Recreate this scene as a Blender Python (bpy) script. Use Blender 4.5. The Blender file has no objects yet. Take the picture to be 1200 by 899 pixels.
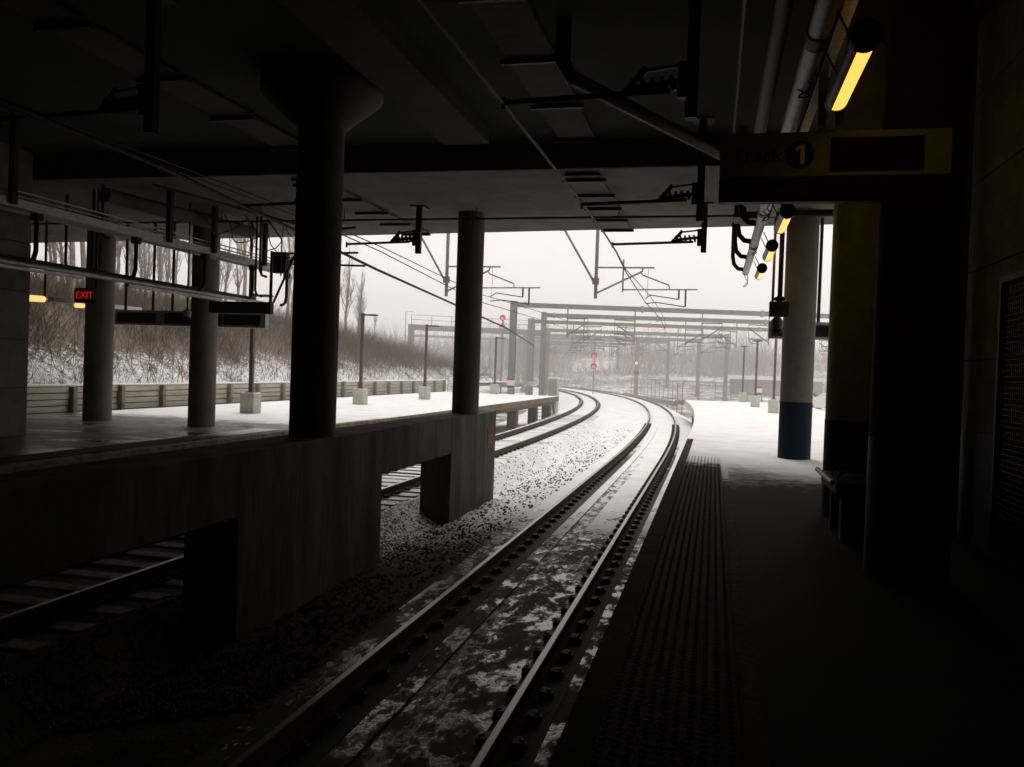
import bpy, math, random
import numpy as np
from mathutils import Vector, Matrix
R = math.radians
rnd = random.Random(7)
sc = bpy.context.scene
col = sc.collection

# ------------------------------------------------------------------ camera, sky, sun, exposure
cam = bpy.data.cameras.new('camera'); cam_o = bpy.data.objects.new('camera', cam); col.objects.link(cam_o)
cam.sensor_width = 36; cam.lens = 30.0; cam.clip_start = 0.05; cam.clip_end = 2000
TH, PI_, RO = R(13.3), R(.957), R(2.0)
def _rz(v):
    c, s = math.cos(TH), math.sin(TH); return Vector((c*v[0]-s*v[1], s*v[0]+c*v[1], v[2]))
_f = _rz((0, math.cos(PI_), -math.sin(PI_))); _r = _rz((1, 0, 0)); _u = _rz((0, math.sin(PI_), math.cos(PI_)))
_R = math.cos(RO)*_r + math.sin(RO)*_u; _U = -math.sin(RO)*_r + math.cos(RO)*_u
m3 = Matrix((_R, _U, -_f)).transposed()
cam_o.matrix_world = Matrix.Translation((0, 0, 1.6)) @ m3.to_4x4()
sc.camera = cam_o

SUN_EL, SUN_AZ = R(48), R(-20)          # azimuth from +Y towards +X
w = bpy.data.worlds.new('World'); sc.world = w; w.use_nodes = True
nt = w.node_tree; nt.nodes.clear()
sky = nt.nodes.new('ShaderNodeTexSky'); sky.sky_type = 'NISHITA'; sky.sun_disc = False
sky.sun_elevation = SUN_EL; sky.sun_rotation = SUN_AZ; sky.air_density = 1.0; sky.dust_density = 4.0
hs = nt.nodes.new('ShaderNodeHueSaturation'); hs.inputs['Saturation'].default_value = .12
cloud = nt.nodes.new('ShaderNodeRGB'); cloud.outputs[0].default_value = (13.4, 12.45, 12.0, 1)   # even snow cloud
mx = nt.nodes.new('ShaderNodeMix'); mx.data_type = 'RGBA'; mx.inputs[0].default_value = .88
bg = nt.nodes.new('ShaderNodeBackground'); bg.inputs[1].default_value = .1
wo = nt.nodes.new('ShaderNodeOutputWorld')
nt.links.new(sky.outputs[0], hs.inputs['Color']); nt.links.new(hs.outputs[0], mx.inputs[6])
nt.links.new(cloud.outputs[0], mx.inputs[7]); nt.links.new(mx.outputs[2], bg.inputs[0]); nt.links.new(bg.outputs[0], wo.inputs[0])
sl = bpy.data.lights.new('sun', 'SUN'); sl.energy = 1.5; sl.angle = R(25); sl.color = (1, .96, .92)
so = bpy.data.objects.new('sun', sl); col.objects.link(so)
sd = Vector((math.sin(SUN_AZ)*math.cos(SUN_EL), math.cos(SUN_AZ)*math.cos(SUN_EL), math.sin(SUN_EL)))
so.rotation_euler = (-sd).to_track_quat('-Z', 'Y').to_euler(); so.location = (0, 40, 60)
sc.view_settings.view_transform = 'Standard'; sc.view_settings.look = 'None'
sc.view_settings.gamma = 1; sc.view_settings.exposure = 0.0; sc.view_settings.use_curve_mapping = False
cy = sc.cycles
cy.use_denoising = True; cy.max_bounces = 8; cy.diffuse_bounces = 1; cy.glossy_bounces = 3; cy.volume_bounces = 1
cy.transmission_bounces = 2; cy.sample_clamp_indirect = 4; cy.caustics_reflective = False; cy.caustics_refractive = False

# ------------------------------------------------------------------ helpers
def tag(o, label=None, cat=None, group=None, kind=None):
    if label: o['label'] = label
    if cat: o['category'] = cat
    if group: o['group'] = group
    if kind: o['kind'] = kind
    return o
def empty(name, loc, label=None, cat=None, group=None):
    o = bpy.data.objects.new(name, None); col.objects.link(o); o.location = loc; o.empty_display_size = .2
    return tag(o, label, cat, group)
def woff(p):
    v = Vector((0, 0, 0))
    while p is not None: v += p.location; p = p.parent
    return v
class MB:
    def __init__(s): s.v = []; s.f = []
    def add(s, vs, fs):
        o = len(s.v); s.v += [tuple(x) for x in vs]; s.f += [tuple(i+o for i in f) for f in fs]; return s
    def box(s, x0, x1, y0, y1, z0, z1):
        return s.add([(x0,y0,z0),(x1,y0,z0),(x1,y1,z0),(x0,y1,z0),(x0,y0,z1),(x1,y0,z1),(x1,y1,z1),(x0,y1,z1)],
                     [(0,3,2,1),(4,5,6,7),(0,1,5,4),(1,2,6,5),(2,3,7,6),(3,0,4,7)])
    def bar(s, a, b, wd, h, upv=(0,0,1)):
        a, b = Vector(a), Vector(b); d = (b-a).normalized(); u = Vector(upv)
        if abs(d.dot(u)) > .95: u = Vector((0,1,0)) if abs(d.y) < .9 else Vector((1,0,0))
        x = d.cross(u).normalized()*wd/2; y = x.cross(d).normalized()*h/2
        vs = [p+sx*x+sy*y for p in (a,b) for sx, sy in ((-1,-1),(1,-1),(1,1),(-1,1))]
        return s.add(vs, [(3,2,1,0),(4,5,6,7),(0,1,5,4),(1,2,6,5),(2,3,7,6),(3,0,4,7)])
    def tube(s, pts, r, n=8, cap=True):
        pts = [Vector(p) for p in pts]; rs = r if isinstance(r, (list, tuple)) else [r]*len(pts)
        vs = []; fs = []; x = None
        for i, p in enumerate(pts):
            d = (pts[min(i+1, len(pts)-1)] - pts[max(i-1, 0)]).normalized()
            if x is None:
                u = Vector((0,0,1)) if abs(d.z) < .9 else Vector((1,0,0)); x = d.cross(u).normalized()
            else: x = (x - d*x.dot(d)).normalized()
            y = d.cross(x)
            for k in range(n):
                a = 2*math.pi*k/n; vs.append(p + rs[i]*(math.cos(a)*x + math.sin(a)*y))
        for i in range(len(pts)-1):
            for k in range(n):
                k2 = (k+1) % n; fs.append((i*n+k, i*n+k2, (i+1)*n+k2, (i+1)*n+k))
        if cap: fs.append(tuple(range(n-1, -1, -1))); fs.append(tuple((len(pts)-1)*n+k for k in range(n)))
        return s.add(vs, fs)
    def lathe(s, prof, c, n=24):           # profile (r, z), world z offset c
        vs = []; fs = []
        for r_, z in prof:
            for k in range(n): a = 2*math.pi*k/n; vs.append((c[0]+r_*math.cos(a), c[1]+r_*math.sin(a), c[2]+z))
        for i in range(len(prof)-1):
            for k in range(n): k2 = (k+1) % n; fs.append((i*n+k, i*n+k2, (i+1)*n+k2, (i+1)*n+k))
        fs.append(tuple(range(n-1,-1,-1))); fs.append(tuple((len(prof)-1)*n+k for k in range(n)))
        return s.add(vs, fs)
    def prism(s, poly, z0, z1):
        n = len(poly); vs = [(x,y,z0) for x,y in poly]+[(x,y,z1) for x,y in poly]
        return s.add(vs, [tuple(range(n-1,-1,-1)), tuple(range(n,2*n))]+[(k,(k+1)%n,n+(k+1)%n,n+k) for k in range(n)])
    def sweep(s, rings, cap=True, closed=True):
        n = len(rings[0]); vs = [p for r_ in rings for p in r_]; fs = []
        for i in range(len(rings)-1):
            for k in range(n if closed else n-1):
                k2 = (k+1) % n; fs.append((i*n+k, (i+1)*n+k, (i+1)*n+k2, i*n+k2))
        if cap and closed: fs.append(tuple(range(n))); fs.append(tuple((len(rings)-1)*n+k for k in range(n-1,-1,-1)))
        return s.add(vs, fs)
    def build(s, name, mat, parent=None, bevel=0, smooth=True, local=False):
        if parent is not None: off = Vector((0,0,0)) if local else woff(parent)
        elif local: off = Vector((0,0,0))
        else:
            a = np.array(s.v); mn, mxx = a.min(0), a.max(0); off = Vector(((mn[0]+mxx[0])/2, (mn[1]+mxx[1])/2, mn[2]))
        me = bpy.data.meshes.new(name)
        me.from_pydata([(x-off.x, y-off.y, z-off.z) for x, y, z in s.v], [], s.f)
        me.materials.append(mat)
        if smooth:
            me.polygons.foreach_set('use_smooth', [True]*len(me.polygons)); me.set_sharp_from_angle(angle=R(35))
        o = bpy.data.objects.new(name, me); col.objects.link(o)
        if parent is not None: o.parent = parent
        else: o.location = off
        if bevel:
            b = o.modifiers.new('bevel', 'BEVEL'); b.width = bevel; b.segments = 2; b.limit_method = 'ANGLE'; b.angle_limit = R(40)
        return o
def copy_tree(o, parent=None):
    c = o.copy(); col.objects.link(c); c.parent = parent
    for ch in list(o.children): copy_tree(ch, c)
    return c
def text(name, s, size, mat, parent, loc, rot=(math.pi/2,0,0), depth=.004, align='CENTER', sx=1.0):
    cu = bpy.data.curves.new(name, 'FONT'); cu.body = s; cu.size = size; cu.extrude = depth
    cu.align_x = align; cu.align_y = 'CENTER'; cu.resolution_u = 4
    t = bpy.data.objects.new(name, cu); col.objects.link(t)
    dg = bpy.context.evaluated_depsgraph_get(); me = bpy.data.meshes.new_from_object(t.evaluated_get(dg))
    bpy.data.objects.remove(t)
    me.materials.clear(); me.materials.append(mat)
    o = bpy.data.objects.new(name, me); col.objects.link(o)
    o.parent = parent; o.location = Vector(loc) - woff(parent); o.rotation_euler = rot; o.scale = (sx, 1, 1)
    return o

# ------------------------------------------------------------------ materials
class NT:
    def __init__(s, name):
        s.m = bpy.data.materials.new(name); s.m.use_nodes = True; s.t = s.m.node_tree; s.t.nodes.clear()
        s.b = s.n('ShaderNodeBsdfPrincipled'); o = s.n('ShaderNodeOutputMaterial'); s.l(s.b.outputs[0], o.inputs[0])
    def n(s, k): return s.t.nodes.new(k)
    def l(s, a, b): s.t.links.new(a, b)
    def val(s, sock, v):
        if hasattr(v, 'links'): s.l(v, sock)
        else: sock.default_value = v
    def math(s, op, a, b=0.0, clamp=False):
        n = s.n('ShaderNodeMath'); n.operation = op; n.use_clamp = clamp; s.val(n.inputs[0], a); s.val(n.inputs[1], b); return n.outputs[0]
    def pos(s): return s.n('ShaderNodeNewGeometry').outputs['Position']
    def obj(s): return s.n('ShaderNodeTexCoord').outputs['Object']
    def scale(s, v, k):
        n = s.n('ShaderNodeMapping'); n.inputs['Scale'].default_value = k; s.l(v, n.inputs['Vector']); return n.outputs[0]
    def noise(s, v, sc_, det=4, rough=.55):
        n = s.n('ShaderNodeTexNoise'); n.inputs['Scale'].default_value = sc_; n.inputs['Detail'].default_value = det
        n.inputs['Roughness'].default_value = rough; s.l(v, n.inputs['Vector']); return n.outputs['Fac']
    def ramp(s, f, a, b, lo=0., hi=1.):
        n = s.n('ShaderNodeMapRange'); n.interpolation_type = 'SMOOTHSTEP'; s.val(n.inputs[0], f)
        n.inputs[1].default_value = a; n.inputs[2].default_value = b; n.inputs[3].default_value = lo; n.inputs[4].default_value = hi; return n.outputs[0]
    def mix(s, f, a, b):
        n = s.n('ShaderNodeMix'); n.data_type = 'RGBA'; s.val(n.inputs[0], f)
        for i, c in ((6, a), (7, b)):
            if hasattr(c, 'links'): s.l(c, n.inputs[i])
            else: n.inputs[i].default_value = (*c, 1)
        return n.outputs[2]
    def bump(s, h, st, dist=.02):
        n = s.n('ShaderNodeBump'); n.inputs['Strength'].default_value = st; n.inputs['Distance'].default_value = dist
        s.l(h, n.inputs['Height']); s.l(n.outputs[0], s.b.inputs['Normal'])
    def out(s, c, rough=.7, metal=0.0, spec=.5):
        if hasattr(c, 'links'): s.l(c, s.b.inputs['Base Color'])
        else: s.b.inputs['Base Color'].default_value = (*c, 1)
        s.val(s.b.inputs['Roughness'], rough); s.b.inputs['Metallic'].default_value = metal
        s.b.inputs['Specular IOR Level'].default_value = spec
        return s.m
SNOW = (.84, .83, .825)
def mottled(name, a, b, sc_=3., rough=.8, metal=0., bump=.3, stretch=(1,1,1), lo=.35, hi=.65, spec=.08):
    t = NT(name); p = t.scale(t.pos(), stretch); n1 = t.noise(p, sc_, 6, .65); n2 = t.noise(p, sc_*9, 3)
    f = t.ramp(t.math('ADD', t.math('MULTIPLY', n1, .75), t.math('MULTIPLY', n2, .25)), lo, hi)
    if bump: t.bump(n2, bump, .01)
    return t.out(t.mix(f, a, b), rough, metal, spec)
def plain(name, c, rough=.6, metal=0., var=.25, sc_=6.):
    return mottled(name, tuple(x*(1-var) for x in c), tuple(min(1, x*(1+var)) for x in c), sc_, rough, metal, .1)
def emis(name, c, st):
    t = NT(name); t.b.inputs['Emission Color'].default_value = (*c, 1); t.b.inputs['Emission Strength'].default_value = st
    return t.out(tuple(x*.5 for x in c), .4)
def snowy(name, a, b, y0, y1, sc_=2., amp=.6, width=.1, rough_b=.75, wet=None, sc2=30., amp2=.1, stretch=(1,1,1), bsc=40., bst=.3, gain=1., spec=.12, base=0., wsc=.9, wk=.1):
    """base surface a..b that blown snow covers more and more towards the open end of the underpass"""
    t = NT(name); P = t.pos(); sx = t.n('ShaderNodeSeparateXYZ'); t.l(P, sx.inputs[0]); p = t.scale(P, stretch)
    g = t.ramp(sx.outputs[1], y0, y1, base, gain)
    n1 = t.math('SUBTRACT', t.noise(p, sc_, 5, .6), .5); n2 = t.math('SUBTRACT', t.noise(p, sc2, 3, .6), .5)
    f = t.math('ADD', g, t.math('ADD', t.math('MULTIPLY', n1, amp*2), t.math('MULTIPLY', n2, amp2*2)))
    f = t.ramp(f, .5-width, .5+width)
    ng = t.n('ShaderNodeSeparateXYZ'); t.l(t.n('ShaderNodeNewGeometry').outputs['True Normal'], ng.inputs[0])
    f = t.math('MULTIPLY', f, t.ramp(ng.outputs[2], .25, .6))      # snow lies on upward faces only
    base = t.mix(t.ramp(t.noise(p, sc_*2.7, 5), .35, .65), a, b)
    sn = t.mix(t.ramp(t.noise(P, 1.1, 6, .65), .3, .7), (.74,.732,.728), (.89,.88,.875))
    t.bump(t.noise(P, bsc, 4), bst, .02)
    rb = rough_b if wet is None else t.ramp(t.noise(p, wsc, 8, .68), .46-wk, .46+wk, wet, rough_b)
    n = t.n('ShaderNodeMix'); t.l(f, n.inputs[0]); t.val(n.inputs[2], rb); n.inputs[3].default_value = .8
    return t.out(t.mix(f, base, sn), n.outputs[0], 0., spec)

M = {}
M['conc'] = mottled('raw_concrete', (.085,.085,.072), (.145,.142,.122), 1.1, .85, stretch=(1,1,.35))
M['conc_dark'] = mottled('shade_darkened_concrete', (.020,.024,.018), (.042,.045,.036), .8, .9)  # concrete darkened; the gloom of the underpass is put into the colour
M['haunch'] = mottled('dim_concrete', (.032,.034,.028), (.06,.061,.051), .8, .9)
M['conc_mid'] = mottled('part_shaded_concrete', (.05,.051,.043), (.085,.085,.073), .8, .9)  # darker copy for the inner guard boards, shade painted into the concrete
M['crash'] = mottled('stained_cast_concrete', (.035,.036,.027), (.105,.103,.083), 1.6, .85, stretch=(1,1,.18), lo=.38, hi=.62)
M['column'] = mottled('column_concrete', (.075,.075,.06), (.125,.122,.10), 2.2, .8, stretch=(1,1,.4))
M['column_sidelit'] = mottled('sidelit_column_concrete', (.16,.158,.13), (.25,.245,.205), 2.2, .85, stretch=(1,1,.4))  # column concrete lightened to stand in for daylight from the side
M['white_paint'] = mottled('shaded_white_paint', (.10,.096,.072), (.155,.15,.115), 4., .75, lo=.3, hi=.5)  # white paint darkened; holds the shade of the inward-facing side
M['blue_paint'] = mottled('dark_blue_paint', (.001,.008,.022), (.003,.013,.034), 5., .6)
M['lamp_yellow'] = mottled('flaking_lamp_yellow_paint', (.34,.46,.12), (.48,.62,.2), 7., .7)  # flaking paint with the lamps' yellow put into its colour
M['navy'] = mottled('navy_paint', (.01,.013,.022), (.018,.022,.035), 5., .6)
M['wall_block'] = mottled('lamp_tinted_blocks', (.10,.12,.045), (.19,.22,.08), 3., .9)  # block colour carries the yellow tint of the lamplight
M['block'] = mottled('block_wall', (.11,.108,.09), (.18,.175,.15), 3., .9)
M['black'] = plain('black_metal', (.012,.012,.012), .5)
M['dark'] = plain('dark_steel', (.035,.034,.032), .55, .3)
M['galv'] = mottled('galvanised_steel', (.24,.245,.25), (.36,.365,.37), 9., .5, .35, .05)
M['galv_far'] = mottled('weathered_galvanised_steel', (.125,.145,.15), (.20,.225,.235), 2., .6, .1, .05)
M['rust_far'] = mottled('rusty_beam_steel', (.15,.125,.08), (.22,.19,.13), .7, .7, .1, .05)
M['pipe'] = mottled('grey_conduit', (.30,.30,.29), (.44,.44,.43), 8., .45, .3, .05)
M['bronze'] = plain('bronze_lamp_metal', (.10,.075,.055), .5, .2)
M['pedestal'] = mottled('pale_pedestal_concrete', (.42,.41,.36), (.56,.55,.49), 5., .85)
M['wood'] = mottled('grey_timber', (.34,.31,.24), (.60,.56,.45), 3., .85, stretch=(1,.25,3.), lo=.3, hi=.7)
M['wood_dark'] = mottled('weathered_post_timber', (.17,.155,.12), (.28,.26,.2), 5., .9)
M['snow'] = mottled('snow', (.80,.79,.785), (.88,.87,.865), 3., .8, bump=.4)
M['twig'] = plain('dead_brush_bark', (.15,.115,.085), .9)
M['grass'] = plain('dead_grass', (.26,.21,.14), .9)
M['bark'] = plain('pale_bark', (.34,.30,.265), .9)
M['bark_far'] = plain('grey_brown_bark', (.20,.15,.13), .9)
M['glass_black'] = plain('black_display_glass', (.005,.005,.005), .6)
M['lamp'] = emis('warm_tube_light', (1., .46, .085), 1.75)
M['lamp_far'] = emis('warm_tube_light_end', (1., .70, .24), 1.1)
M['red_on'] = emis('lit_red_letters', (1., .02, .012), .45)
M['red_sig'] = emis('red_signal_lens', (1., .12, .12), .75)
M['amber'] = emis('amber_signal_lens', (1., .58, .05), 1.3)
M['red_dim'] = plain('unlit_red_letters', (.22,.03,.02), .6)
M['red_paint'] = plain('red_sign_paint', (.45,.03,.03), .6)
M['white_sign'] = plain('white_sign_face', (.72,.71,.68), .5, var=.06)
M['sign_face'] = plain('lamp_tinted_sign_face', (.21,.28,.12), .5, var=.06)  # white board, dimmed and tinted to carry the warm lamplight
M['dark_letter'] = plain('dark_lettering', (.03,.03,.025), .6)
M['grey_letter'] = plain('grey_lettering', (.10,.10,.095), .6)
M['housing'] = plain('grey_lamp_housing', (.30,.30,.29), .4)
M['tact'] = snowy('tactile_paving', (.014,.012,.008), (.034,.028,.018), 13.6, 18.2, 3., .35, .15, .8, None, 40., .15, spec=.07)
M['stripe'] = snowy('worn_yellow_line', (.055,.042,.009), (.14,.105,.025), 10.5, 16.5, 5., .4, .1, .8, None, 40., .2, spec=.02)
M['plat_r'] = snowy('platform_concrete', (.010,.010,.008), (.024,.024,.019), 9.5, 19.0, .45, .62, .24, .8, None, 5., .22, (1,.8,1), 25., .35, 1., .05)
M['plat_l'] = snowy('wet_platform_concrete', (.07,.068,.062), (.13,.125,.115), 17.2, 22.8, .8, .4, .12, .5, .1, 9., .14, (.5,1,1), 20., .2)
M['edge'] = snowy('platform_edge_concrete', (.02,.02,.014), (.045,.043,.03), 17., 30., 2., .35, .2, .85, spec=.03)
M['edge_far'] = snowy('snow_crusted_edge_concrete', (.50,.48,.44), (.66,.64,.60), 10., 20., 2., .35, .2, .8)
M['edge_l'] = snowy('timber_platform_edge', (.09,.072,.048), (.22,.18,.125), 17., 30., 2., .35, .2, .75)
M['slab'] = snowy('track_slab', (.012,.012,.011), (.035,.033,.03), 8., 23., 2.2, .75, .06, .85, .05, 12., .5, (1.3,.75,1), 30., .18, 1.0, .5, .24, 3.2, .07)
M['railbed'] = snowy('oily_rail_seat', (.008,.008,.007), (.02,.019,.017), 12., 46., 2.5, .4, .1, .7, None, 14., .4, (1.5,.5,1), 30., .5, .9)
M['trough'] = snowy('track_trough', (.02,.02,.018), (.05,.048,.042), 8., 40., 4., .7, .08, .85, .05, 13., .6, (1.4,.6,1), 25., .2, .85, .5, .36, 4.5, .10)
M['ballast'] = snowy('snow_flecked_ballast', (.028,.026,.023), (.085,.08,.072), 6.5, 20., .5, .14, .12, .85, None, 15., .75, (1,1,1), 18., 1., .76)
M['ground'] = snowy('snowy_ground', (.13,.105,.085), (.22,.18,.145), 5., 60., .10, .4, .2, .9, None, .8, .45, (1,1,1), 4., .5, .46)
M['hill'] = None
M['stone'] = plain('ballast_stone', (.085,.08,.07), .85, var=.4, sc_=9.)
M['tie'] = snowy('concrete_tie', (.16,.155,.14), (.30,.29,.27), 6., 20., 3., .35, .15, .7)
t = NT('embankment'); P = t.pos(); sx = t.n('ShaderNodeSeparateXYZ'); t.l(P, sx.inputs[0])
h = t.ramp(sx.outputs[2], .8, 3.1, .6, .05); n1 = t.math('SUBTRACT', t.noise(P, .9, 6, .65), .5); n2 = t.math('SUBTRACT', t.noise(t.scale(P, (1,.8,2.2)), 6., 6, .75), .5)
f = t.ramp(t.math('ADD', h, t.math('ADD', t.math('MULTIPLY', n1, .9), t.math('MULTIPLY', n2, 1.5))), .40, .60)
t.bump(t.noise(P, 9., 4), .6, .1)
M['hill'] = t.out(t.mix(f, t.mix(t.noise(P, 3., 4), (.11,.085,.06), (.22,.18,.125)), SNOW), .9)
t = NT('rail_steel'); g = t.n('ShaderNodeNewGeometry'); sx = t.n('ShaderNodeSeparateXYZ'); t.l(g.outputs['Normal'], sx.inputs[0])
top = t.ramp(sx.outputs[2], .8, .97); P = t.pos(); sp = t.n('ShaderNodeSeparateXYZ'); t.l(P, sp.inputs[0])
top = t.math('MULTIPLY', top, t.ramp(sp.outputs[2], -.96, -.94))
cc = t.mix(top, t.mix(t.noise(P, 8., 4), (.04,.031,.018), (.10,.078,.045)), (.26,.255,.24))
t.l(t.ramp(top, 0, 1, 0., .9), t.b.inputs['Metallic']); M['rail'] = t.out(cc, .35); t.l(t.ramp(top, 0, 1, .85, .36), t.b.inputs['Roughness']); t.b.inputs['Specular IOR Level'].default_value = .15; t.l(t.ramp(top, 0, 1, 0., .9), t.b.inputs['Metallic'])

# ------------------------------------------------------------------ track geometry
def gx(y):
    d = max(0., y-25.); return -2.1 - (.00105*d*d + 6e-6*d**3)
def gp(y):
    d = max(0., y-25.); return -(.0021*d + 1.8e-5*d*d)
def tp(y, v, z):
    g = gp(y); k = math.sqrt(1+g*g); return (gx(y)+v/k, y - v*g/k, z)
RT = -.92       # rail top
def frange(a, b, st):
    n = int(round((b-a)/st)); return [a+(b-a)*i/n for i in range(n+1)]

# ------------------------------------------------------------------ ground, ballast, platforms
def ground_h(x, y):
    d = math.hypot(x+20, y*1.0)
    h = -1.85
    if y > 125: h += min(1, (y-125)/75)**1.1*7.5
    if x > 30: h += min(1, (x-30)/60)*2.5
    return h + .25*math.sin(x*.07+1)*math.sin(y*.05) - .25
mb = MB(); N = 64
xs = [-240+480*i/N for i in range(N+1)]; ys = [-60+320*i/N for i in range(N+1)]
mb.v = [(x, y, ground_h(x, y)) for y in ys for x in xs]
mb.f = [(j*(N+1)+i, j*(N+1)+i+1, (j+1)*(N+1)+i+1, (j+1)*(N+1)+i) for j in range(N) for i in range(N)]
tag(mb.build('ground', M['ground']), kind='structure')

prof = [(2.6,-1.75),(1.5,-1.2),(1.16,-1.13),(-1.25,-1.13),(-1.6,-1.2),(-2.9,-1.5),(-3.15,-1.56),(-3.4,-1.42),(-3.75,-1.12),(-6.5,-1.12),(-6.95,-1.3),(-7.6,-1.75),(-10.5,-2.0)]
rings = []
for y in frange(-20, 165, .5):
    fade = min(1, max(0, (y-45)/15)); rr = random.Random(int(y*10))
    ring = []
    for v, z in prof:
        z2 = z
        if -3.8 < v < -1.3: z2 = z*(1-fade) + fade*(-1.15)
        if abs(v) < 1.3 and y > 46: z2 = -1.07
        elif -6.4 < v < -3.9 and y > 24: z2 = -1.095
        ring.append(Vector(tp(y, v, z2 + rr.uniform(-.015, .015))))
    rings.append(ring)
mb = MB(); mb.sweep(rings, cap=False, closed=False); mb.f = [f[::-1] for f in mb.f]
tag(mb.build('ballast_bed', M['ballast']), kind='structure')

# ballast stones lying loose on the bed (uncountable)
def stones(n, seed):
    rg = np.random.default_rng(seed)
    base = np.array([(1,0,0),(0,1,0),(-1,0,0),(0,-1,0),(0,0,1),(0,0,-1)], float)
    tri = [(0,1,4),(1,2,4),(2,3,4),(3,0,4),(1,0,5),(2,1,5),(3,2,5),(0,3,5)]
    V = []; Fc = []
    pv = [p[0] for p in prof][::-1]; pz = [p[1] for p in prof][::-1]
    k = 0
    while k < n:
        y = 6 + 45*rg.random()**1.9; v = rg.uniform(-3.9, -1.3) if rg.random() < .85 else rg.uniform(-6.9, -6.3)
        if rg.random() > 1.0 - (y-10)/42: continue
        z = np.interp(v, pv, pz); x, yy, _ = tp(y, v, 0)
        if -5.67 < x < -4.98 and (8.3 < yy < 12.55 or 16.15 < yy < 19.75): continue
        s = rg.uniform(.012, .036); q = base*s*rg.uniform(.6, 1.3, (6, 3)); a = rg.random()*6.28; c, si = math.cos(a), math.sin(a)
        q = np.stack([q[:,0]*c-q[:,1]*si, q[:,0]*si+q[:,1]*c, q[:,2]*.8], 1) + [x, yy, z+s*.25]
        o = len(V); V += [tuple(p) for p in q]; Fc += [(o+a_, o+b_, o+c_) for a_, b_, c_ in tri]; k += 1
    m = MB(); m.v = V; m.f = Fc; return m
tag(stones(5200, 3).build('ballast_stones', M['stone'], smooth=False), kind='stuff', label='dark ballast stones poking through thin snow between the tracks', cat='stones')

# concrete track slab with a centre trough (track by the right platform)
def strip(v0, v1, z0, z1, y0, y1, st=1.):
    m = MB(); m.sweep([[Vector(tp(y, v, z)) for v, z in ((v0,z0),(v1,z0),(v1,z1),(v0,z1))] for y in frange(y0, y1, st)]); m.f = [f[::-1] for f in m.f]; return m
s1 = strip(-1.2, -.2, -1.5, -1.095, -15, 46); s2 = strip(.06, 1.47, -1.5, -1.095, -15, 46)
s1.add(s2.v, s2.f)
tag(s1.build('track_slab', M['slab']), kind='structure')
tag(strip(-.198, .058, -1.5, -1.115, -15, 46).build('drain_trough', M['trough']), kind='structure')

for v0, v1 in ((-.9,-.40),(.56,.99)):
    tag(strip(v0, v1, -1.3, -1.089, -15, 46).build('rail_seat', M['railbed']), kind='structure')

# right platform
def edge_r(y): return Vector(tp(y, 1.51, 0))
ysr = frange(-24, 56, 1.)
pl = [(edge_r(y).x, edge_r(y).y) for y in ysr]
poly = pl + [(5.6, 60.5), (5.6, -24)]
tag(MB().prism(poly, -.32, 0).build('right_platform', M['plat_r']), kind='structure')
m = MB()
m.sweep([[Vector(tp(y, v, z)) for v, z in ((1.505,-.36),(1.505,.004),(1.655,.004),(1.655,-.36))] for y in frange(-24, 22, 1.)])
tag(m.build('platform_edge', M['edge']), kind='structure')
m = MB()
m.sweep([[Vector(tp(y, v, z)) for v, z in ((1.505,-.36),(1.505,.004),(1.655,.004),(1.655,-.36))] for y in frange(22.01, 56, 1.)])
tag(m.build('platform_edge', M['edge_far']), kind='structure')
m = MB()
m.sweep([[Vector(tp(y, v, z)) for v, z in ((2.0,-1.9),(2.0,-.33),(2.3,-.33),(2.3,-1.9))] for y in ysr])
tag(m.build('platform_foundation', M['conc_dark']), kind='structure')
tag(MB().box(5.7, 60, 18, 110, -2.5, -.9).build('parking_ground', M['snow']), kind='structure')

# tactile strip with raised domes, painted line
T = empty('tactile_strip', (-.15, 8, 0), 'strip of raised tactile domes along the edge of the right platform', 'tactile paving')
m = MB()
for i in range(30):
    y0 = -1.2 + i*.62
    a = [tp(y0+.006, v, 0) for v in (1.66, 2.27)]
    m.box(a[0][0], a[1][0], y0+.0015, y0+.6185, .003, .012)
m.build('paving_slabs', M['tact'], T)
m = MB(); P8 = [(math.cos(k*math.pi/3), math.sin(k*math.pi/3)) for k in range(6)]
for j in range(int(16.0/.061)):
    for i in range(10):
        x, y = -.415 + i*.061, 1.3 + j*.061
        m.add([(x+.0165*c, y+.0165*s_, .0125) for c, s_ in P8]+[(x+.010*c, y+.010*s_, .0172) for c, s_ in P8],
              [(k, (k+1)%6, 6+(k+1)%6, 6+k) for k in range(6)]+[(6,7,8,9,10,11)])
m.build('raised_domes', M['tact'], T, smooth=False)
tag(MB().box(.185, .285, -2, 17.5, .001, .005).build('painted_line', M['stripe']), 'worn yellow line painted behind the tactile strip', 'painted line')

# left platform
tag(MB().box(-16.95, -9.52, -24, 53.2, -.25, 0).build('left_platform', M['plat_l']), kind='structure')
m = MB().box(-9.70, -9.5, -24, 53.2, -.30, .004); m.box(-9.95,-9.72,-24,53.2,-.5,-.255)
tag(m.build('platform_edge', M['edge_l'], bevel=.01), kind='structure')
tag(MB().box(-10.35, -9.76, -10, 18.0, .003, .012).build('tactile_strip', M['tact']), 'tactile strip along the edge of the left platform', 'tactile paving')
pier = None
for y in (22.5, 27.5, 32.5, 37.5, 42.5, 47.5, 51.5):
    if pier is None:
        pier = MB().box(-9.95-.25, -9.95+.25, -.25, .25, -2.0, -.52).build('platform_pier', M['conc'], local=True, bevel=.02)
        mm = pier
        mm.data.transform(Matrix.Translation((9.95, 0, 2.0)))
        tag(pier, 'square concrete pier under the open edge of the left platform', 'pier', 'piers under the left platform'); o = pier
    else: o = copy_tree(pier)
    o.location = (-9.95, y, -2.0)
S = empty('platform_stair', (-10.7, 53.6, -1.9), 'short steel stair leading down from the end of the left platform', 'stair')
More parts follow.
